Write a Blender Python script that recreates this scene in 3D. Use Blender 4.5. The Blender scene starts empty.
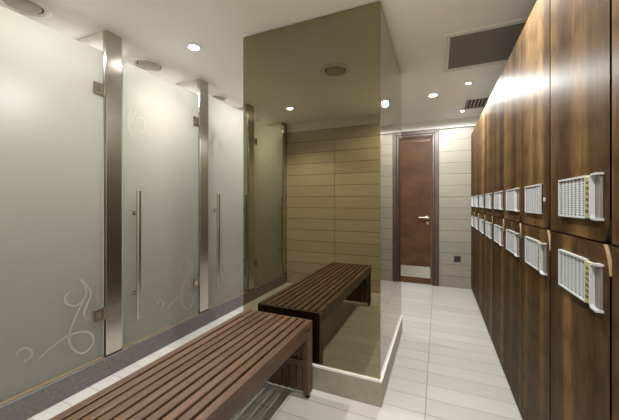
import bpy, bmesh, math, random
from mathutils import Vector, Matrix
random.seed(4)
SC = bpy.context.scene
COL = SC.collection

# ---------------------------------------------------------------- camera, world, exposure
cam_d = bpy.data.cameras.new('camera')
cam_d.sensor_fit = 'HORIZONTAL'; cam_d.sensor_width = 36.0
cam_d.lens = 36.0 * 295.9 / 619.0
cam_d.shift_x = 0.0
cam_d.shift_y = -(210.0 - 202.84) / 619.0
cam_d.clip_start = 0.02
cam = bpy.data.objects.new('camera', cam_d); COL.objects.link(cam)
cam.location = (0, 0, 1.15)
cam.rotation_euler = (math.radians(90), 0, math.radians(23.47))
SC.camera = cam

W = bpy.data.worlds.new('world'); SC.world = W; W.use_nodes = True
W.node_tree.nodes['Background'].inputs[0].default_value = (1.0, 0.93, 0.84, 1)
W.node_tree.nodes['Background'].inputs[1].default_value = 0.25
SC.view_settings.view_transform = 'Standard'
SC.view_settings.look = 'None'
SC.view_settings.gamma = 1.0
SC.view_settings.use_curve_mapping = False
SC.view_settings.exposure = 0.12

LAMP_W = 26.0          # main ceiling downlights
CUBE_W = 8.5          # downlights inside the shower cubicles
SMALL_W = 2.5
WARM = (1.0, 0.975, 0.935)
NEUTRAL = (1.0, 0.975, 0.94)

# ---------------------------------------------------------------- dimensions
ZC = 2.294; YF = 4.467; YN = -0.42; XS = -2.012; XB = -2.95
XL = 0.403; XR = 0.93; ZT = 2.162; ZLT = 2.052; CURB = 0.13

# ---------------------------------------------------------------- helpers
def box(bm, x0, x1, y0, y1, z0, z1, bevel=0.0, seg=1):
    r = bmesh.ops.create_cube(bm, size=1.0)
    vs = r['verts']
    for v in vs:
        v.co = Vector(((x0 + x1) / 2 + v.co.x * (x1 - x0), (y0 + y1) / 2 + v.co.y * (y1 - y0), (z0 + z1) / 2 + v.co.z * (z1 - z0)))
    if bevel > 0:
        es = list({e for v in vs for e in v.link_edges})
        bmesh.ops.bevel(bm, geom=es, offset=bevel, segments=seg, affect='EDGES', profile=0.7)

def tube(bm, pts, rad, n=14, caps=True):
    pts = [Vector(p) for p in pts]
    rings = []
    ref = None
    for i, p in enumerate(pts):
        if i == 0: d = pts[1] - p
        elif i == len(pts) - 1: d = p - pts[i - 1]
        else: d = (pts[i + 1] - pts[i - 1])
        d.normalize()
        if ref is None:
            ref = Vector((0, 0, 1)) if abs(d.z) < 0.9 else Vector((1, 0, 0))
        a = d.cross(ref); a.normalize(); b = d.cross(a); b.normalize()
        r = rad[i] if isinstance(rad, (list, tuple)) else rad
        rings.append([bm.verts.new(p + a * math.cos(2 * math.pi * k / n) * r + b * math.sin(2 * math.pi * k / n) * r) for k in range(n)])
    for i in range(len(rings) - 1):
        for k in range(n):
            bm.faces.new((rings[i][k], rings[i][(k + 1) % n], rings[i + 1][(k + 1) % n], rings[i + 1][k]))
    if caps:
        bm.faces.new(rings[0]); bm.faces.new(rings[-1])

def lathe(bm, prof, n=40, cx=0, cy=0):
    """prof: list of (radius, z); revolved about the z axis"""
    rings = []
    for r, z in prof:
        if r < 1e-6: rings.append([bm.verts.new((cx, cy, z))])
        else: rings.append([bm.verts.new((cx + r * math.cos(2 * math.pi * k / n), cy + r * math.sin(2 * math.pi * k / n), z)) for k in range(n)])
    for a, b in zip(rings[:-1], rings[1:]):
        for k in range(n):
            k2 = (k + 1) % n
            if len(a) == 1: bm.faces.new((a[0], b[k], b[k2]))
            elif len(b) == 1: bm.faces.new((a[k], a[k2], b[0]))
            else: bm.faces.new((a[k], a[k2], b[k2], b[k]))

def prism_x(bm, poly, x0, x1):
    """polygon in (y, z) extruded along x"""
    a = [bm.verts.new((x0, y, z)) for y, z in poly]
    b = [bm.verts.new((x1, y, z)) for y, z in poly]
    bm.faces.new(a); bm.faces.new(list(reversed(b)))
    fs = []
    for i in range(len(poly)):
        j = (i + 1) % len(poly)
        fs.append(bm.faces.new((a[j], a[i], b[i], b[j])))
    return fs

def obj(name, bm, mats, parent=None, smooth=False, loc=None):
    bmesh.ops.recalc_face_normals(bm, faces=bm.faces)
    me = bpy.data.meshes.new(name); bm.to_mesh(me); bm.free()
    if not isinstance(mats, (list, tuple)): mats = [mats]
    for m in mats: me.materials.append(m)
    if smooth:
        for p in me.polygons: p.use_smooth = True
        try: me.set_sharp_from_angle(angle=math.radians(35))
        except Exception: pass
    o = bpy.data.objects.new(name, me); COL.objects.link(o)
    if parent: o.parent = parent
    if loc: o.location = loc
    return o

def tag(o, label, cat, group=None, kind=None):
    o['label'] = label; o['category'] = cat
    if group: o['group'] = group
    if kind: o['kind'] = kind
    return o

def thing(name, label, cat, loc, group=None):
    o = bpy.data.objects.new(name, None); COL.objects.link(o)
    o.location = loc; o.empty_display_size = 0.1
    return tag(o, label, cat, group)

def struct(name, bm, mats, label=None, cat=None):
    o = obj(name, bm, mats); o['kind'] = 'structure'
    if label: o['label'] = label
    if cat: o['category'] = cat
    return o

def copy_tree(o, parent=None):
    c = o.copy(); COL.objects.link(c); c.parent = parent
    for ch in [x for x in ALLKIDS(o)]: copy_tree(ch, c)
    return c
def ALLKIDS(o): return [x for x in bpy.data.objects if x.parent == o]

def B(*a, **k):
    bm = bmesh.new(); box(bm, *a, **k); return bm

def catmull(p, n=8):
    out = []
    q = [p[0]] + list(p) + [p[-1]]
    for i in range(1, len(q) - 2):
        for k in range(n):
            t = k / n
            o = []
            for d in (0, 1):
                a, b, c, e = q[i - 1][d], q[i][d], q[i + 1][d], q[i + 2][d]
                o.append(0.5 * (2 * b + (c - a) * t + (2 * a - 5 * b + 4 * c - e) * t * t + (-a + 3 * b - 3 * c + e) * t ** 3))
            out.append(tuple(o))
    out.append(tuple(p[-1]))
    return out

# ---------------------------------------------------------------- materials
def newmat(name):
    m = bpy.data.materials.new(name); m.use_nodes = True
    nt = m.node_tree; b = nt.nodes['Principled BSDF']
    return m, nt, b

def plain(name, col, rough=0.5, metal=0.0, spec=None, coat=0):
    m, nt, b = newmat(name)
    b.inputs['Base Color'].default_value = (*col, 1); b.inputs['Roughness'].default_value = rough
    b.inputs['Metallic'].default_value = metal
    if spec is not None: b.inputs['Specular IOR Level'].default_value = spec
    if coat: b.inputs['Coat Weight'].default_value = coat
    return m

def N(nt, t, **k):
    n = nt.nodes.new(t)
    for a, v in k.items(): setattr(n, a, v)
    return n

def mapped(nt, scale, loc=(0, 0, 0), swap=None, src='Object', rnd=0.0):
    tc = N(nt, 'ShaderNodeTexCoord')
    s = tc.outputs[src]
    if swap:
        sp = N(nt, 'ShaderNodeSeparateXYZ'); cb = N(nt, 'ShaderNodeCombineXYZ')
        nt.links.new(s, sp.inputs[0])
        for i, ax in enumerate(swap):
            if ax is not None: nt.links.new(sp.outputs['XYZ'.index(ax)], cb.inputs[i])
        s = cb.outputs[0]
    if rnd:
        oi = N(nt, 'ShaderNodeObjectInfo'); mu = N(nt, 'ShaderNodeMath', operation='MULTIPLY'); mu.inputs[1].default_value = rnd
        nt.links.new(oi.outputs['Random'], mu.inputs[0])
        ad = N(nt, 'ShaderNodeVectorMath', operation='ADD')
        nt.links.new(s, ad.inputs[0]); nt.links.new(mu.outputs[0], ad.inputs[1]); s = ad.outputs[0]
    mp = N(nt, 'ShaderNodeMapping'); mp.inputs['Scale'].default_value = scale; mp.inputs['Location'].default_value = loc
    nt.links.new(s, mp.inputs[0])
    return mp.outputs[0]

def ramp(nt, fac, stops):
    r = N(nt, 'ShaderNodeValToRGB')
    el = r.color_ramp.elements
    while len(el) < len(stops): el.new(0.5)
    for e, (p, c) in zip(el, stops): e.position = p; e.color = (*c, 1)
    nt.links.new(fac, r.inputs[0]); return r.outputs[0]

def mix(nt, a, b, fac=None, mode='MIX', f=0.5):
    m = N(nt, 'ShaderNodeMix', data_type='RGBA', blend_type=mode)
    m.inputs[0].default_value = f
    if fac is not None: nt.links.new(fac, m.inputs[0])
    for s, i in ((a, 6), (b, 7)):
        if isinstance(s, tuple): m.inputs[i].default_value = (*s, 1)
        else: nt.links.new(s, m.inputs[i])
    return m.outputs[2]

def tile_mat(name, swap, w, h, loc, c1, c2, mortar, msize, rough, streak=0.25, bump=0.25):
    m, nt, b = newmat(name)
    v = mapped(nt, (1, 1, 1), loc, swap)
    br = N(nt, 'ShaderNodeTexBrick', offset=0.0, squash=1.0)
    br.inputs['Scale'].default_value = 1.0
    br.inputs['Brick Width'].default_value = w; br.inputs['Row Height'].default_value = h
    br.inputs['Mortar Size'].default_value = msize; br.inputs['Mortar Smooth'].default_value = 0.3
    br.inputs['Color1'].default_value = (*c1, 1); br.inputs['Color2'].default_value = (*c2, 1)
    br.inputs['Mortar'].default_value = (*mortar, 1)
    nt.links.new(v, br.inputs['Vector'])
    v2 = mapped(nt, (2.5, 60, 1), loc, swap)
    no = N(nt, 'ShaderNodeTexNoise'); no.inputs['Scale'].default_value = 1.0; no.inputs['Detail'].default_value = 3
    nt.links.new(v2, no.inputs['Vector'])
    g = ramp(nt, no.outputs['Fac'], [(0.3, (1 - streak,) * 3), (0.7, (1, 1, 1))])
    c = mix(nt, br.outputs['Color'], g, mode='MULTIPLY', f=1.0)
    nt.links.new(c, b.inputs['Base Color'])
    b.inputs['Roughness'].default_value = rough
    bp = N(nt, 'ShaderNodeBump'); bp.inputs['Strength'].default_value = bump; bp.inputs['Distance'].default_value = 0.002; bp.invert = True
    nt.links.new(br.outputs['Fac'], bp.inputs['Height']); nt.links.new(bp.outputs[0], b.inputs['Normal'])
    return m

M_floor = tile_mat('floor_tile', 'XY', 0.74, 0.145, (0.064, -1.726 + 0.145 * 20, 0), (0.43, 0.42, 0.395), (0.49, 0.48, 0.455), (0.27, 0.25, 0.22), 0.0032, 0.32, 0.08)
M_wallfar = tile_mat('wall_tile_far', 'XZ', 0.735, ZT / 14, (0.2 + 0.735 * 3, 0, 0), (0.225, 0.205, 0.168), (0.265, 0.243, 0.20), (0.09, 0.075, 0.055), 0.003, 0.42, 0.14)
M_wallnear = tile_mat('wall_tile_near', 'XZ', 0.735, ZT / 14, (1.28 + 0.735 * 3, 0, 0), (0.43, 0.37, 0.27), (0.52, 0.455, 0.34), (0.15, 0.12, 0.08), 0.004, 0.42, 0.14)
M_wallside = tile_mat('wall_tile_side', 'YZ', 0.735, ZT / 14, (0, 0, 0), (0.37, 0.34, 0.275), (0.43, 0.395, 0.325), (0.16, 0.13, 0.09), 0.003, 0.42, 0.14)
M_shtile = tile_mat('shower_tile', 'YZ', 0.6, 0.3, (0, 0, 0), (0.27, 0.25, 0.195), (0.30, 0.28, 0.22), (0.20, 0.18, 0.14), 0.003, 0.35, 0.05)
M_white = plain('white_paint', (0.78, 0.765, 0.73), 0.6)
M_ceil = plain('ceiling_paint', (0.90, 0.895, 0.88), 0.6)
M_plastic = plain('white_plastic', (0.47, 0.50, 0.51), 0.4)
M_fixture = plain('fixture_white', (0.80, 0.79, 0.76), 0.4)
M_ventgrey = plain('vent_grey', (0.42, 0.39, 0.35), 0.6)
M_slot = plain('dark_slot', (0.05, 0.045, 0.04), 0.7)
M_holes = plain('grille_backing', (0.045, 0.06, 0.07), 0.6)
M_accgrey = plain('grille_grey', (0.32, 0.30, 0.285), 0.65)
M_dark = plain('dark_recess', (0.018, 0.012, 0.008), 0.7)
M_black = plain('black_plastic', (0.02, 0.02, 0.02), 0.35)
M_capgrey = plain('grip_grey', (0.20, 0.185, 0.175), 0.5)
M_chrome = plain('chrome', (0.60, 0.57, 0.52), 0.2, 1.0)
M_hinge = plain('hinge_metal', (0.36, 0.31, 0.24), 0.28, 1.0)
M_trim = plain('aluminium_trim', (0.85, 0.85, 0.83), 0.4, 0.2)
M_seal = plain('seal_strip', (0.34, 0.26, 0.14), 0.4)
M_paleedge = plain('pale_wood_edge', (0.40, 0.29, 0.17), 0.5)
M_rubber = plain('rubber', (0.015, 0.012, 0.01), 0.8)

def stone_mat(name, c1, c2, scale, rough):
    m, nt, b = newmat(name)
    v = mapped(nt, (scale,) * 3)
    no = N(nt, 'ShaderNodeTexNoise'); no.inputs['Scale'].default_value = 1; no.inputs['Detail'].default_value = 6
    nt.links.new(v, no.inputs['Vector'])
    nt.links.new(ramp(nt, no.outputs['Fac'], [(0.3, c1), (0.7, c2)]), b.inputs['Base Color'])
    b.inputs['Roughness'].default_value = rough
    return m
M_curb = stone_mat('grey_stone', (0.085, 0.078, 0.075), (0.15, 0.14, 0.135), 60, 0.45)
M_plinth = stone_mat('plinth_stone', (0.29, 0.265, 0.215), (0.35, 0.32, 0.26), 14, 0.4)

def steel_mat():
    m, nt, b = newmat('brushed_steel')
    v = mapped(nt, (400, 400, 6), rnd=3)
    no = N(nt, 'ShaderNodeTexNoise'); no.inputs['Scale'].default_value = 1; no.inputs['Detail'].default_value = 2
    nt.links.new(v, no.inputs['Vector'])
    nt.links.new(ramp(nt, no.outputs['Fac'], [(0.2, (0.50, 0.47, 0.42)), (0.8, (0.60, 0.57, 0.52))]), b.inputs['Base Color'])
    b.inputs['Metallic'].default_value = 1.0; b.inputs['Roughness'].default_value = 0.24
    b.inputs['Anisotropic'].default_value = 0.5
    return m
M_steel = steel_mat()

def mirror_mat():
    m, nt, b = newmat('bronze_mirror')
    b.inputs['Base Color'].default_value = (0.33, 0.295, 0.20, 1)
    b.inputs['Metallic'].default_value = 1.0; b.inputs['Roughness'].default_value = 0.0
    return m
M_mirror = mirror_mat()

def wood_mat(name, axis, dark, mid, light, band, grain, rough, coat, coatr, rnd=7.0, bandamt=1.0, figure=0.35, aniso=0.0):
    """axis: along-grain axis; vertical veneer strips plus fine pores and arched figure"""
    m, nt, b = newmat(name)
    other = {'Z': ('Y', 'Z'), 'Y': ('X', 'Y')}[axis]
    sw = (other[0], other[1], 'X' if axis == 'Z' else 'Z')
    v = mapped(nt, (band, 0.35, 0.3), swap=sw, rnd=rnd)
    n1 = N(nt, 'ShaderNodeTexNoise'); n1.inputs['Scale'].default_value = 1; n1.inputs['Detail'].default_value = 1.5
    nt.links.new(v, n1.inputs['Vector'])
    base = ramp(nt, n1.outputs['Fac'], [(0.34, dark), (0.5, mid), (0.66, light)])
    v2 = mapped(nt, (grain, 5, 4), swap=sw, rnd=rnd)
    n2 = N(nt, 'ShaderNodeTexNoise'); n2.inputs['Scale'].default_value = 1; n2.inputs['Detail'].default_value = 4
    nt.links.new(v2, n2.inputs['Vector'])
    g = ramp(nt, n2.outputs['Fac'], [(0.32, (0.62, 0.60, 0.56)), (0.62, (1, 1, 1))])
    c = mix(nt, base, g, mode='MULTIPLY', f=1.0)
    v3 = mapped(nt, (9, 1.1, 1), swap=sw, rnd=rnd)
    wv = N(nt, 'ShaderNodeTexWave', wave_type='RINGS'); wv.inputs['Scale'].default_value = 2.2; wv.inputs['Distortion'].default_value = 5.0
    wv.inputs['Detail'].default_value = 2; wv.inputs['Detail Scale'].default_value = 1.2
    nt.links.new(v3, wv.inputs['Vector'])
    g3 = ramp(nt, wv.outputs['Fac'], [(0.0, (0.70, 0.66, 0.58)), (0.45, (1, 1, 1))])
    c = mix(nt, c, g3, mode='MULTIPLY', f=figure)
    nt.links.new(c, b.inputs['Base Color'])
    b.inputs['Roughness'].default_value = rough
    b.inputs['Coat Weight'].default_value = coat; b.inputs['Coat Roughness'].default_value = coatr
    if aniso:   # long pores scatter the varnish highlight across the grain
        b.inputs['Anisotropic'].default_value = aniso; b.inputs['Specular IOR Level'].default_value = 0.16
        tg = N(nt, 'ShaderNodeCombineXYZ'); tg.inputs[1].default_value = 1.0
        nt.links.new(tg.outputs[0], b.inputs['Tangent'])
    return m
M_locker = wood_mat('locker_veneer', 'Z', (0.056, 0.032, 0.014), (0.095, 0.055, 0.024), (0.195, 0.120, 0.046), 8, 130, 0.50, 0.0, 0.3, figure=0.85, aniso=0.8)
M_bench = wood_mat('bench_wood', 'Y', (0.072, 0.037, 0.020), (0.094, 0.048, 0.026), (0.120, 0.063, 0.034), 20, 160, 0.5, 0.1, 0.3, figure=0.15)
M_door = wood_mat('door_veneer', 'Z', (0.072, 0.031, 0.012), (0.088, 0.039, 0.015), (0.106, 0.049, 0.020), 5, 90, 0.55, 0.0, 0.35, figure=0.25)
M_door.node_tree.nodes['Principled BSDF'].inputs['Specular IOR Level'].default_value = 0.2
M_frame = wood_mat('door_frame_wood', 'Z', (0.050, 0.027, 0.017), (0.064, 0.035, 0.022), (0.082, 0.045, 0.028), 9, 120, 0.5, 0.1, 0.3, figure=0.1)

def frosted(name, tcol, dcol, trans=0.62):
    m, nt, b = newmat(name)
    nt.nodes.remove(b)
    out = nt.nodes['Material Output']
    tr = N(nt, 'ShaderNodeBsdfTranslucent'); tr.inputs[0].default_value = (*tcol, 1)
    df = N(nt, 'ShaderNodeBsdfDiffuse'); df.inputs[0].default_value = (*dcol, 1)
    gl = N(nt, 'ShaderNodeBsdfGlossy'); gl.inputs[0].default_value = (1, 1, 1, 1); gl.inputs['Roughness'].default_value = 0.28
    m1 = N(nt, 'ShaderNodeMixShader'); m1.inputs[0].default_value = trans
    nt.links.new(df.outputs[0], m1.inputs[1]); nt.links.new(tr.outputs[0], m1.inputs[2])
    fr = N(nt, 'ShaderNodeFresnel'); fr.inputs[0].default_value = 1.4
    m2 = N(nt, 'ShaderNodeMixShader'); nt.links.new(fr.outputs[0], m2.inputs[0])
    nt.links.new(m1.outputs[0], m2.inputs[1]); nt.links.new(gl.outputs[0], m2.inputs[2])
    nt.links.new(m2.outputs[0], out.inputs[0])
    return m
M_frost = frosted('frosted_glass', (0.92, 0.915, 0.875), (0.12, 0.112, 0.08), 0.84)
M_etch = frosted('etched_glass', (1.0, 1.0, 0.97), (0.62, 0.61, 0.55), 0.70)
M_glassedge = plain('glass_edge', (0.33, 0.42, 0.34), 0.15)

def emit(name, col, s):
    m, nt, b = newmat(name)
    b.inputs['Base Color'].default_value = (0.8, 0.8, 0.8, 1)
    b.inputs['Emission Color'].default_value = (*col, 1); b.inputs['Emission Strength'].default_value = s
    return m
M_lens = emit('lamp_lens', (1.0, 0.96, 0.9), 60)
M_lens2 = emit('bar_lens', (1.0, 0.96, 0.9), 6)
M_yellow = plain('yellow_strip', (0.33, 0.32, 0.11), 0.45)
M_mark = plain('brown_marks', (0.10, 0.05, 0.025), 0.5)

# ---------------------------------------------------------------- room shell
struct('floor', B(XB - 0.1, XR + 0.1, YN - 0.1, YF + 0.1, -0.1, 0.0), M_floor)
struct('ceiling', B(XB - 0.1, XR + 0.1, YN - 0.1, YF + 0.1, ZC, ZC + 0.1), M_ceil)
# far wall: tile below, white plaster band above
DX0, DX1 = -0.99, 0.013          # outer faces of the door frame
DZ = 2.175
bm = bmesh.new()
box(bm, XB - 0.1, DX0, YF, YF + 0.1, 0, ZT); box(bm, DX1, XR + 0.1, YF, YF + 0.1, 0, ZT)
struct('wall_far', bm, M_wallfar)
struct('trim_1', B(XB - 0.1, XR + 0.1, YF + 0.012, YF + 0.1, DZ, ZC), M_white)
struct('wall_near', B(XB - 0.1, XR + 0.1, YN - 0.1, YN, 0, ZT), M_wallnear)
struct('trim_2', B(XB - 0.1, XR + 0.1, YN - 0.1, YN - 0.012, ZT, ZC), M_white)
struct('wall_right', B(XR, XR + 0.1, YN, YF, 0, ZC), M_white)
struct('wall_left', B(XB - 0.1, XB, YN, YF, 0, ZC), M_shtile)
POSTY = [-0.37, 0.47, 1.31, 2.15, 2.99]
for i, y in enumerate(POSTY):
    y0 = y - 0.05 if i else YN
    bm = bmesh.new(); box(bm, XB, XS - 0.035, y0, y + 0.05, 0, 2.05)
    nf = len(bm.faces); box(bm, XB, XS - 0.035, y0, y + 0.05, 2.05, ZC)
    bm.faces.ensure_lookup_table()
    for f in bm.faces[nf:]: f.material_index = 1
    struct('wall_partition_%d' % (i + 1), bm, [M_shtile, M_white])
struct('floor_2', B(XB, XS - 0.10, YN, POSTY[-1] + 0.054, 0, 0.03), M_curb)
# plain wall continuing past the last cubicle
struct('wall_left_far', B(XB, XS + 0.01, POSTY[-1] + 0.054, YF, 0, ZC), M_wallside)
# raised stone kerb that carries the cubicle fronts
struct('trim_3', B(XS - 0.10, XS + 0.012, YN, POSTY[-1] + 0.054, 0, CURB, bevel=0.003), M_curb)

# door in the far wall
bm = bmesh.new()
fx0, fx1 = -0.893, -0.084
box(bm, fx0 + 0.003, fx1 - 0.003, YF + 0.012, YF + 0.05, 0.008, 2.07)
leaf = struct('door_1', bm, M_door, 'brown veneered door at the end of the corridor with steel kick plate', 'door')
bm = bmesh.new()
def frame_ring(bm, a, bb, top, y0, y1, w, bev=0.004):
    box(bm, a, a + w, y0, y1, 0, top, bevel=bev); box(bm, bb - w, bb, y0, y1, 0, top, bevel=bev)
    box(bm, a + w, bb - w, y0, y1, top - w, top, bevel=bev)
frame_ring(bm, DX0, DX1, DZ, YF - 0.022, YF + 0.06, 0.055)
frame_ring(bm, DX0 + 0.055, DX1 - 0.055, DZ - 0.055, YF - 0.010, YF + 0.06, 0.030)
frame_ring(bm, DX0 + 0.085, DX1 - 0.085, DZ - 0.085, YF + 0.002, YF + 0.06, 0.012)
fr = obj('door_frame', bm, M_frame, leaf)
bm = bmesh.new(); box(bm, fx0 + 0.015, fx1 - 0.015, YF + 0.008, YF + 0.012, 0.09, 0.25)
obj('kick_plate', bm, M_steel, leaf)
# raised moulding on the leaf
bm = bmesh.new()
for z in (2.02,):
    box(bm, fx0 + 0.02, fx1 - 0.02, YF + 0.004, YF + 0.012, z, z + 0.015)
obj('leaf_moulding', bm, M_frame, leaf)
bm = bmesh.new()
hx = -0.135
tube(bm, [(hx, YF + 0.012, 0.945), (hx, YF + 0.002, 0.945)], 0.026, 20)
tube(bm, [(hx, YF + 0.002, 0.945), (hx, YF - 0.035, 0.945)], 0.010, 12)
tube(bm, [(hx + 0.004, YF - 0.035, 0.945), (hx - 0.115, YF - 0.035, 0.945)], 0.010, 12)
tube(bm, [(hx, YF + 0.012, 0.865), (hx, YF + 0.002, 0.865)], 0.022, 20)
obj('lever_handle', bm, M_chrome, leaf, smooth=True)

# ---------------------------------------------------------------- mirrored column
CX0, CX1, CY0, CY1 = -1.235, -0.298, 1.692, 2.735
PL = 0.147
col = thing('mirrored_column', 'large bronze-mirrored square column on a low beige stone plinth beside the bench', 'column', ((CX0 + CX1) / 2, (CY0 + CY1) / 2, 0))
ccx, ccy = col.location.x, col.location.y
def cb(x0, x1, y0, y1, z0, z1, bevel=0): return B(x0 - ccx, x1 - ccx, y0 - ccy, y1 - ccy, z0, z1, bevel=bevel)
obj('plinth', cb(CX0 - 0.008, CX1 + 0.008, CY0 - 0.008, CY1 + 0.008, 0, PL - 0.008, 0.002), M_plinth, col)
obj('core', cb(CX0 + 0.008, CX1 - 0.008, CY0 + 0.008, CY1 - 0.008, PL - 0.008, ZC), M_dark, col)
g = 0.003
obj('mirror_panel', cb(CX0 + g, CX1 - g, CY0, CY0 + 0.006, PL, ZC - 0.006), M_mirror, col)
obj('mirror_panel', cb(CX1 - 0.006, CX1, CY0 + g, CY1 - g, PL, ZC - 0.006), M_mirror, col)
obj('mirror_panel', cb(CX0 + g, CX1 - g, CY1 - 0.006, CY1, PL, ZC - 0.006), M_mirror, col)
obj('mirror_panel', cb(CX0, CX0 + 0.006, CY0 + g, CY1 - g, PL, ZC - 0.006), M_mirror, col)
bm = bmesh.new()
e = 0.010
for a in ((CX0 - e, CX1 + e, CY0 - e, CY0 - 0.0005), (CX0 - e, CX1 + e, CY1 + 0.0005, CY1 + e),
          (CX0 - e, CX0 - 0.0005, CY0, CY1), (CX1 + 0.0005, CX1 + e, CY0, CY1)):
    box(bm, a[0] - ccx, a[1] - ccx, a[2] - ccy, a[3] - ccy, PL - 0.008, PL + 0.005)
obj('bottom_trim', bm, M_trim, col)

# ---------------------------------------------------------------- steel posts
post_txt = ['brushed steel post against the tiled near wall, seen only in the mirrored column',
            'brushed steel post at the left end of the row, seen only in the mirrored column',
            'brushed steel post right of the large left shower door, nearest the camera in direct view',
            'brushed steel post between the middle shower door and the one by the mirrored column',
            'brushed steel post hidden behind the mirrored column']
for i, y in enumerate(POSTY):
    p = thing('steel_post', post_txt[i], 'post', (XS, y, CURB), 'posts of the shower cubicles')
    obj('post_shaft', B(-0.034, 0.004, -0.053, 0.053, 0.004, ZC - CURB, bevel=0.002), M_steel, p)
    obj('post_foot', B(-0.034, 0.006, -0.055, 0.055, 0.0, 0.012, bevel=0.001), M_dark, p)

# ---------------------------------------------------------------- shower doors
SCA = [[(-0.159, 0.692), (-0.127, 0.637), (-0.114, 0.58), (-0.14, 0.526), (-0.174, 0.459), (-0.201, 0.392), (-0.209, 0.328), (-0.186, 0.263), (-0.143, 0.22), (-0.095, 0.229), (-0.072, 0.278), (-0.102, 0.335), (-0.159, 0.357), (-0.227, 0.355), (-0.29, 0.33), (-0.356, 0.289)],
       [(-0.127, 0.557), (-0.151, 0.53), (-0.186, 0.527), (-0.219, 0.551), (-0.231, 0.585), (-0.219, 0.61), (-0.201, 0.619)],
       [(-0.14, 0.679), (-0.102, 0.613), (-0.09, 0.565), (-0.114, 0.509), (-0.127, 0.465), (-0.114, 0.425), (-0.09, 0.43)],
       [(-0.45, 0.352), (-0.44, 0.372), (-0.417, 0.378), (-0.391, 0.352), (-0.387, 0.32), (-0.42, 0.30)]]
SCB = [[(0.037, 1.876), (0.053, 1.818), (0.046, 1.746), (0.041, 1.698), (0.062, 1.649), (0.087, 1.625)],
       [(0.106, 1.862), (0.093, 1.806), (0.068, 1.752), (0.055, 1.701)],
       [(0.093, 1.758), (0.132, 1.781), (0.17, 1.766), (0.172, 1.723), (0.152, 1.681), (0.126, 1.663)]]
def ribbon(bm, pts, w, x0, x1):
    c = catmull(pts, 8)
    L = []; R = []
    n = len(c)
    for i, p in enumerate(c):
        a = c[max(i - 1, 0)]; b = c[min(i + 1, n - 1)]
        d = Vector((b[0] - a[0], b[1] - a[1])); d.normalize()
        t = i / (n - 1); ww = w * (0.25 + 0.75 * math.sin(math.pi * min(max(t, 0.02), 0.98)) ** 0.6)
        L.append((p[0] - d.y * ww, p[1] + d.x * ww)); R.append((p[0] + d.y * ww, p[1] - d.x * ww))
    vl0 = [bm.verts.new((x0, *q)) for q in L]; vr0 = [bm.verts.new((x0, *q)) for q in R]
    vl1 = [bm.verts.new((x1, *q)) for q in L]; vr1 = [bm.verts.new((x1, *q)) for q in R]
    for i in range(n - 1):
        bm.faces.new((vl1[i], vl1[i + 1], vr1[i + 1], vr1[i]))
        bm.faces.new((vl0[i], vr0[i], vr0[i + 1], vl0[i + 1]))
        bm.faces.new((vl0[i], vl0[i + 1], vl1[i + 1], vl1[i])); bm.faces.new((vr0[i], vr1[i], vr1[i + 1], vr0[i + 1]))
    bm.faces.new((vl0[0], vl1[0], vr1[0], vr0[0])); bm.faces.new((vl0[-1], vr0[-1], vr1[-1], vl1[-1]))

HW = 0.354
def shower_door(label, ymid, top):
    t = thing('shower_door', label, 'shower door', (XS - 0.012, ymid, CURB), 'frosted shower doors along the left wall')
    z0 = 0.012; z1 = top - CURB
    obj('glass_panel', B(-0.005, 0.005, -HW, HW, z0, z1), M_frost, t)
    bm = bmesh.new()   # clear greenish polished edges
    box(bm, -0.0055, 0.0055, HW - 0.0001, HW + 0.003, z0, z1); box(bm, -0.0055, 0.0055, -HW - 0.003, -HW + 0.0001, z0, z1)
    obj('glass_edge', bm, M_glassedge, t)
    obj('seal_strip', B(-0.007, 0.007, -HW, HW, 0.002, 0.014), M_seal, t)
    # bar handle, outside
    y = -HW + 0.082
    h = obj('bar_handle', (lambda bm: (tube(bm, [(0.055, y, 0.322 - CURB), (0.055, y, 1.235 - CURB)], 0.0165, 16), bm)[1])(bmesh.new()), M_chrome, t, smooth=True)
    for zz in (0.50, 1.075):
        bm = bmesh.new(); tube(bm, [(0.005, y, zz - CURB), (0.055, y, zz - CURB)], 0.008, 12)
        tube(bm, [(0.005, y, zz - CURB), (0.011, y, zz - CURB)], 0.015, 16)
        obj('handle_standoff', bm, M_chrome, h, smooth=True)
    for zz in (0.425, 1.89):
        bm = bmesh.new()
        box(bm, 0.005, 0.013, HW - 0.062, HW - 0.004, zz - 0.038 - CURB, zz + 0.038 - CURB, bevel=0.002)
        box(bm, -0.013, -0.005, HW - 0.062, HW - 0.004, zz - 0.038 - CURB, zz + 0.038 - CURB, bevel=0.002)
        tube(bm, [(0.013, HW + 0.003, zz - 0.040 - CURB), (0.013, HW + 0.003, zz + 0.040 - CURB)], 0.0075, 12)
        hg = obj('hinge', bm, M_hinge, t)
        bm = bmesh.new(); box(bm, 0.013, 0.0145, HW - 0.045, HW - 0.018, zz - 0.022 - CURB, zz + 0.022 - CURB)
        obj('hinge_slot', bm, M_chrome, hg)
    bm = bmesh.new()
    for s in SCA: ribbon(bm, [(a + HW + 0.014, b - CURB) for a, b in s], 0.0055, 0.0048, 0.0062)
    for s in SCB: ribbon(bm, [(a - HW, b - CURB) for a, b in s], 0.008, 0.0048, 0.0062)
    obj('etched_scroll', bm, M_etch, t)
    return t
sd = [('frosted glass shower door seen only as a reflection in the mirrored column', 2.145),
      ('frosted glass shower door filling the left edge of the photo, etched scroll low beside its hinge', 2.145),
      ('middle frosted glass shower door with long bar handle, between two steel posts', 2.145),
      ('frosted glass shower door farthest back, its edge cut off by the mirrored column', 2.185)]
for i, (lb, tp) in enumerate(sd):
    shower_door(lb, (POSTY[i] + POSTY[i + 1]) / 2, tp)

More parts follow.
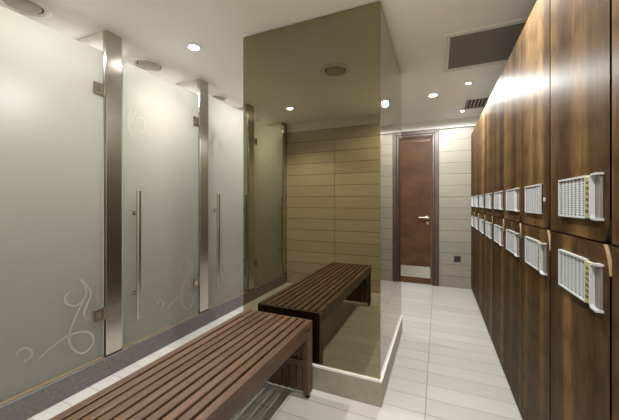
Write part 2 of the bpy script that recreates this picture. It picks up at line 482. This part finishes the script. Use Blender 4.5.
# ---------------------------------------------------------------- bench
BX0, BX1, BY0, BY1, BH = -1.155, -0.690, 0.05, 1.633, 0.45
bench = thing('slatted_bench', 'long brown wooden slatted bench running up to the mirrored column', 'bench', ((BX0 + BX1) / 2, (BY0 + BY1) / 2, 0))
bx, by = bench.location.x, bench.location.y
def bb(x0, x1, y0, y1, z0, z1, bev=0.0015): return B(x0 - bx, x1 - bx, y0 - by, y1 - by, z0, z1, bevel=bev)
NS = 10; gap = 0.0135; sw = (BX1 - BX0 - gap * (NS - 1)) / NS; pitch = sw + gap
for k in range(NS):
    x = BX0 + k * pitch
    obj('slat', bb(x, x + sw, BY0 + 0.0125, BY1 - 0.0125, BH - 0.034, BH), M_bench, bench)
for y in (BY0, BY1 - 0.012):
    obj('end_fascia', bb(BX0, BX1, y, y + 0.012, BH - 0.060, BH - 0.003), M_bench, bench)
# rails under the slats
for x in (BX0, BX1 - sw):
    obj('side_rail', bb(x + 0.002, x + sw - 0.002, BY0 + 0.06, BY1 - 0.06, BH - 0.085, BH - 0.034), M_bench, bench)
for y in (BY0 + 0.0125, BY1 - 0.0475):
    obj('end_rail', bb(BX0 + 0.001, BX1 - 0.001, y, y + 0.035, BH - 0.060, BH - 0.034), M_bench, bench)
for y in (BY0 + 0.5, BY0 + 1.05):
    obj('cross_rail', bb(BX0 + sw, BX1 - sw, y, y + 0.04, BH - 0.060, BH - 0.034), M_bench, bench)
for y0, inner in ((BY0, 1), (BY1, -1)):
    ya, yb = (y0, y0 + 0.06) if inner > 0 else (y0 - 0.06, y0)
    for x in (BX0, BX1 - sw):
        lg = obj('leg', bb(x, x + sw, ya, yb, 0.028, BH - 0.060), M_bench, bench)
        bm = bmesh.new(); tube(bm, [((x + sw / 2) - bx, (ya + yb) / 2 - by, 0), ((x + sw / 2) - bx, (ya + yb) / 2 - by, 0.029)], 0.012, 12)
        obj('foot', bm, M_rubber, lg)
    yc = (ya + yb) / 2
    for k in range(1, NS - 1):
        x = BX0 + k * pitch
        obj('end_slat', bb(x - 0.004, x + sw + 0.004, yc - 0.010, yc + 0.020, 0.030, BH - 0.060), M_bench, bench)
    obj('cross_bar', bb(BX0 + sw, BX1 - sw, yc - 0.025, yc - 0.010, 0.185, 0.225), M_bench, bench)

# ---------------------------------------------------------------- lockers
SPLIT = 1.043; BASE = 0.035; GP = 0.0032
def notch_curve(w, h, n=8):
    """quarter leaf from (0,h) on the side edge to (w,0) on the seam edge"""
    return [(w * (i / n) ** 1.0 * (0.55 + 0.45 * (i / n)), h * (1 - (i / n)) ** 1.0 * (0.75 + 0.25 * (1 - i / n))) for i in range(n + 1)]
def make_locker(w, lower, with_grip=True):
    """origin on the door face, at the middle of the base; the near side is -y"""
    t = bpy.data.objects.new('locker', None); COL.objects.link(t); t.empty_display_size = 0.1
    zb, zt = (BASE, SPLIT) if lower else (SPLIT, ZLT)
    H = zt - zb; hw = w / 2
    zl = -BASE if lower else 0
    bm = bmesh.new(); box(bm, 0.0205, XR - XL - 0.002, -hw, hw, 0, H)
    obj('carcass', bm, M_dark, t)
    if lower: obj('kick_base', B(0.012, XR - XL - 0.002, -hw, hw, -BASE, 0), M_dark, t)
    nw, nh = 0.030, (0.078 if lower else 0.062)
    c = notch_curve(nw, nh)
    if lower:
        side = [(-hw + GP + a, H - GP - b) for a, b in c]     # from side edge up to the seam
        poly = [(-hw + GP, GP), (hw - GP, GP), (hw - GP, H - GP)] + list(reversed(side))
    else:
        side = [(-hw + GP + a, GP + b) for a, b in c]
        poly = [(-hw + GP, H - GP)] + side + [(hw - GP, GP), (hw - GP, H - GP)]
    bm = bmesh.new()
    fs = prism_x(bm, poly, 0.0, 0.020)
    for f in fs:     # dark inside of the finger notch
        cc = f.calc_center_median()
        zz = (H - GP - cc.z) if lower else (cc.z - GP)
        if -hw + GP + 1e-4 < cc.y < -hw + GP + nw - 1e-4 and 1e-4 < zz < nh + 1e-3: f.material_index = 1
    d = obj('door', bm, [M_locker, M_dark], t)
    if lower:   # pale lip of the finger pull
        bm = bmesh.new()
        lipo = [(p[0] - 0.0012, p[1] + 0.0006) for p in side]
        a = [bm.verts.new((-0.0004, *p)) for p in side]; b = [bm.verts.new((-0.0004, *p)) for p in lipo]
        a2 = [bm.verts.new((0.0075, *p)) for p in side]; b2 = [bm.verts.new((0.0075, *p)) for p in lipo]
        for i in range(len(side) - 1):
            for p, q in ((a, b), (b, b2), (b2, a2), (a2, a)):
                bm.faces.new((p[i], p[i + 1], q[i + 1], q[i]))
        obj('finger_pull', bm, M_paleedge, d)
    # vent plate
    zc = (0.922 if lower else 1.167) - zb
    ph = 0.0635
    yf = hw - 0.113; yn = -hw + 0.116
    if not with_grip: yn = -hw + 0.085
    bm = bmesh.new(); box(bm, -0.004, 0, yn, yf, zc - ph + 0.002, zc + ph - 0.002)
    pl = obj('vent_plate', bm, M_holes, t)
    bm = bmesh.new()
    rim = 0.006
    box(bm, -0.009, 0, yf - rim, yf, zc - ph, zc + ph); box(bm, -0.009, 0, yn, yn + rim, zc - ph, zc + ph)
    box(bm, -0.009, 0, yn + rim, yf - rim, zc + ph - rim, zc + ph); box(bm, -0.009, 0, yn + rim, yf - rim, zc - ph, zc - ph + rim)
    nb = 7
    span = (yf - yn - 2 * rim)
    cw = span / nb
    for k in range(1, nb):
        y = yn + rim + k * cw
        box(bm, -0.0056, -0.0039, y - cw * 0.20, y + cw * 0.20, zc - ph + rim, zc + ph - rim)
    nr = 16; rh = (2 * ph - 2 * rim) / nr
    for k in range(1, nr):
        z = zc - ph + rim + k * rh
        box(bm, -0.0052, -0.004, yn + rim, yf - rim, z - rh * 0.24, z + rh * 0.24)
    obj('grille', bm, M_plastic, pl)
    if with_grip:
        bm = bmesh.new(); box(bm, -0.010, 0, yn - 0.045, yn, zc - ph + 0.003, zc + ph - 0.003, bevel=0.002)
        st = obj('code_strip', bm, M_yellow, t)
        bm = bmesh.new()
        rr = random.Random(3)
        for k in range(6):
            z = zc + ph - 0.022 - k * 0.0165
            for q in range(3):
                y = yn - 0.037 + q * 0.011
                box(bm, -0.0107, -0.0095, y, y + rr.uniform(0.006, 0.009), z - rr.uniform(0.002, 0.005), z + rr.uniform(0.002, 0.005))
        obj('marking', bm, M_mark, st)
        # pull grip: upright rib with flanges curving out towards the near side
        y1 = yn - 0.045
        prof = []
        prof_in = []
        for i in range(7):
            a = math.pi / 2 * i / 6
            r = 0.014
            prof.append((y1 - r + r * math.sin(a + 0) if False else y1 - r * (1 - math.cos(a)), zc + ph - r + r * math.sin(a)))
        outer = [(y1, zc)] + prof + [(y1 - 0.040, zc + ph + 0.001), (y1 - 0.040, zc + ph - 0.005)]
        inner = []
        for i in range(6, -1, -1):
            a = math.pi / 2 * i / 6; r = 0.010
            inner.append((y1 - 0.006 - r * (1 - math.cos(a)), zc + ph - 0.005 - r + r * math.sin(a)))
        up = outer + inner + [(y1 - 0.006, zc)]
        bm = bmesh.new(); prism_x(bm, up, -0.017, 0)
        dn = [(y, 2 * zc - z) for y, z in up]; prism_x(bm, list(reversed(dn)), -0.017, 0)
        gp = obj('pull_grip', bm, M_plastic, t)
        bm = bmesh.new(); box(bm, -0.006, 0, y1 - 0.034, y1 - 0.006, zc - ph + 0.005, zc + ph - 0.005)
        obj('grip_back', bm, M_capgrey, gp)
    else:
        bm = bmesh.new(); box(bm, -0.008, 0, -hw + 0.045, -hw + 0.053, zc - 0.012, zc + 0.004, bevel=0.002)
        obj('lock_stub', bm, M_plastic, t)
    return t
seams = [0.5505, 0.994, 1.440, 1.883, 2.322, 2.766, 3.205, 3.648, 4.091, 4.452]
ordn = ['nearest the camera at the right edge of the photo', 'second from the camera, its whole door face in view', 'third from the camera', 'fourth from the camera',
        'fifth from the camera', 'sixth from the camera', 'seventh from the camera', 'eighth from the camera', 'narrow and last before the tiled far wall']
PW = 0.4405
protoU = make_locker(PW, False); protoL = make_locker(PW, True)
first = {0: True, 1: True}
for i in range(9):
    y0, y1 = seams[i], seams[i + 1]
    for lower in (0, 1):
        if i == 2 and not lower: t = make_locker(PW, False, with_grip=False)
        elif i == 8: t = make_locker(y1 - y0, bool(lower))
        elif first[lower]: t = (protoU, protoL)[lower]; first[lower] = False
        else: t = copy_tree((protoU, protoL)[lower])
        t.location = (XL, (y0 + y1) / 2, BASE if lower else SPLIT)
        row = 'lower' if lower else 'upper'
        if i == 2 and not lower: lb = 'upper wooden locker whose white vent plate has no yellow strip or grip'
        else: lb = '%s-row brown wooden locker, %s' % (row, ordn[i])
        tag(t, lb, 'locker', 'wooden lockers on the right wall')
# dark filler strip between the locker run and the far wall
struct('trim_4', B(XL + 0.012, XL + 0.10, 4.454, YF - 0.001, 0, ZLT), M_frame)

# ---------------------------------------------------------------- ceiling fittings
def downlight(x, y, label, watts, r=0.036, spot=True, group='round recessed ceiling spotlights', color=WARM, size=172, blend=0.35):
    t = thing('ceiling_spotlight', label, 'ceiling light', (x, y, ZC), group)
    bm = bmesh.new(); lathe(bm, [(r, -0.001), (r, -0.004), (r + 0.004, -0.007), (r + 0.012, -0.006), (r + 0.016, 0.0)], 32)
    obj('trim_ring', bm, M_fixture, t, smooth=True)
    bm = bmesh.new(); lathe(bm, [(0, -0.013), (r * 0.55, -0.011), (r * 0.9, -0.006), (r * 0.98, 0.0)], 32)
    obj('lens', bm, M_lens, t)
    L = bpy.data.lights.new('spot_lamp', 'SPOT'); L.energy = watts * 4; L.color = color
    L.spot_size = math.radians(size); L.spot_blend = blend; L.shadow_soft_size = 0.03
    lo = bpy.data.objects.new('lamp_light', L); COL.objects.link(lo); lo.parent = t; lo.location = (0, 0, -0.032)
    return t
downlight(-1.643, 1.655, 'ceiling spotlight in front of the shower doors, left of the mirrored column', LAMP_W * 0.8, size=125, blend=1.0)
downlight(-1.643, 0.194, 'ceiling spotlight over the bench side, seen as the bright dot in the mirrored column', LAMP_W * 0.8, size=125, blend=1.0)
downlight(-1.643, 3.12, 'ceiling spotlight behind the mirrored column by the shower row', LAMP_W * 0.8, size=125, blend=1.0)
downlight(-0.048, 3.401, 'ceiling spotlight in the corridor in front of the brown door', LAMP_W, size=178, blend=0.12)
downlight(-0.048, 1.55, 'ceiling spotlight over the corridor just above the top edge of the photo', LAMP_W * 0.8)
downlight(-0.048, -0.10, 'ceiling spotlight over the camera position, out of the photo', LAMP_W * 0.8)
downlight(0.268, 3.195, 'tiny ceiling spotlight just beyond the large grey grille', SMALL_W, r=0.018, group='tiny ceiling spotlights by the lockers')
downlight(0.278, 4.12, 'tiny ceiling spotlight close to the far wall', SMALL_W, r=0.018, group='tiny ceiling spotlights by the lockers')
for i in range(4):
    t = thing('cubicle_light_bar', 'light bar glowing behind the frosted glass of the %s shower cubicle' % ['reflected', 'left', 'middle', 'farthest'][i], 'ceiling light', (-2.38, (POSTY[i] + POSTY[i + 1]) / 2, ZC), 'light bars inside the shower cubicles')
    obj('housing', B(-0.025, 0.025, -0.33, 0.33, -0.020, 0, bevel=0.003), M_fixture, t)
    obj('lens', B(-0.018, 0.018, -0.32, 0.32, -0.024, -0.0195), M_lens2, t)
    L = bpy.data.lights.new('bar_light', 'AREA'); L.shape = 'RECTANGLE'; L.size = 0.04; L.size_y = 0.64; L.energy = CUBE_W; L.color = NEUTRAL
    lo = bpy.data.objects.new('bar_light', L); COL.objects.link(lo); lo.parent = t; lo.location = (0, 0, -0.03)

def valve(x, y, label, r=0.125):
    t = thing('round_ceiling_vent', label, 'ceiling vent', (x, y, ZC), 'round ceiling vents')
    bm = bmesh.new(); lathe(bm, [(r * 0.72, 0.0), (r * 0.74, -0.006), (r * 0.80, -0.014), (r * 0.92, -0.012), (r, -0.004), (r, 0)], 48)
    obj('outer_ring', bm, M_fixture, t, smooth=True)
    bm = bmesh.new(); lathe(bm, [(0, -0.0015), (r * 0.74, -0.001), (r * 0.74, 0)], 48)
    obj('dark_gap', bm, M_slot, t)
    bm = bmesh.new(); lathe(bm, [(0, -0.016), (r * 0.45, -0.015), (r * 0.60, -0.010), (r * 0.66, -0.003), (r * 0.66, -0.001)], 48)
    obj('centre_disc', bm, M_ventgrey, t, smooth=True)
    return t
valve(-2.19, 0.905, 'round white ceiling vent above the left shower door, at the photo corner')
valve(-2.19, 1.715, 'round white ceiling vent above the middle shower door')
valve(-2.19, 2.54, 'round white ceiling vent above the farthest shower door, beside the column', 0.11)
valve(-0.813, 0.96, 'round ceiling vent seen as a dark disc in the mirrored column', 0.125)

# large ceiling grille
gx0, gx1, gy0, gy1 = 0.030, 0.72, 2.20, 2.83
t = thing('ceiling_grille', 'large rectangular grey ceiling grille with white frame above the lockers', 'ceiling grille', ((gx0 + gx1) / 2, (gy0 + gy1) / 2, ZC))
def rect_ring(bm, hx, hy, w, z0, z1, bev=0.0):
    box(bm, -hx, hx, -hy, -hy + w, z0, z1, bevel=bev); box(bm, -hx, hx, hy - w, hy, z0, z1, bevel=bev)
    box(bm, -hx, -hx + w, -hy + w, hy - w, z0, z1, bevel=bev); box(bm, hx - w, hx, -hy + w, hy - w, z0, z1, bevel=bev)
hx, hy = (gx1 - gx0) / 2, (gy1 - gy0) / 2
bm = bmesh.new(); rect_ring(bm, hx, hy, 0.022, -0.014, 0, 0.003); obj('outer_frame', bm, M_fixture, t)
bm = bmesh.new(); rect_ring(bm, hx - 0.028, hy - 0.028, 0.02, -0.010, 0, 0.002); obj('inner_frame', bm, M_fixture, t)
bm = bmesh.new(); box(bm, -hx + 0.048, hx - 0.048, -hy + 0.048, hy - 0.048, -0.004, 0); obj('filter_panel', bm, M_accgrey, t)
bm = bmesh.new()
for k in range(44):
    y = -hy + 0.055 + k * (2 * hy - 0.11) / 43
    box(bm, -hx + 0.048, hx - 0.048, y - 0.0015, y + 0.0015, -0.008, -0.0035)
obj('louvre', bm, M_accgrey, t)
# small grille beyond it
t = thing('ceiling_grille', 'small slatted ceiling grille near the far end of the lockers', 'ceiling grille', (0.46, 3.86, ZC))
bm = bmesh.new(); rect_ring(bm, 0.19, 0.20, 0.022, -0.013, 0, 0.003); obj('outer_frame', bm, M_fixture, t)
bm = bmesh.new(); box(bm, -0.168, 0.168, -0.178, 0.178, -0.002, 0); obj('dark_gap', bm, M_slot, t)
bm = bmesh.new()
for k in range(9):
    x = -0.15 + k * 0.0375; box(bm, x - 0.006, x + 0.006, -0.178, 0.178, -0.010, -0.002)
obj('louvre', bm, M_ventgrey, t)

# wall socket
t = thing('wall_socket', 'small square black socket low on the tiled far wall', 'socket', (0.240, YF, 0.392))
obj('face_plate', B(-0.040, 0.040, -0.010, 0, -0.040, 0.040, bevel=0.003), M_black, t)
bm = bmesh.new(); box(bm, -0.022, 0.022, -0.0125, -0.009, -0.022, 0.022, bevel=0.001)
obj('socket_insert', bm, M_rubber, t)
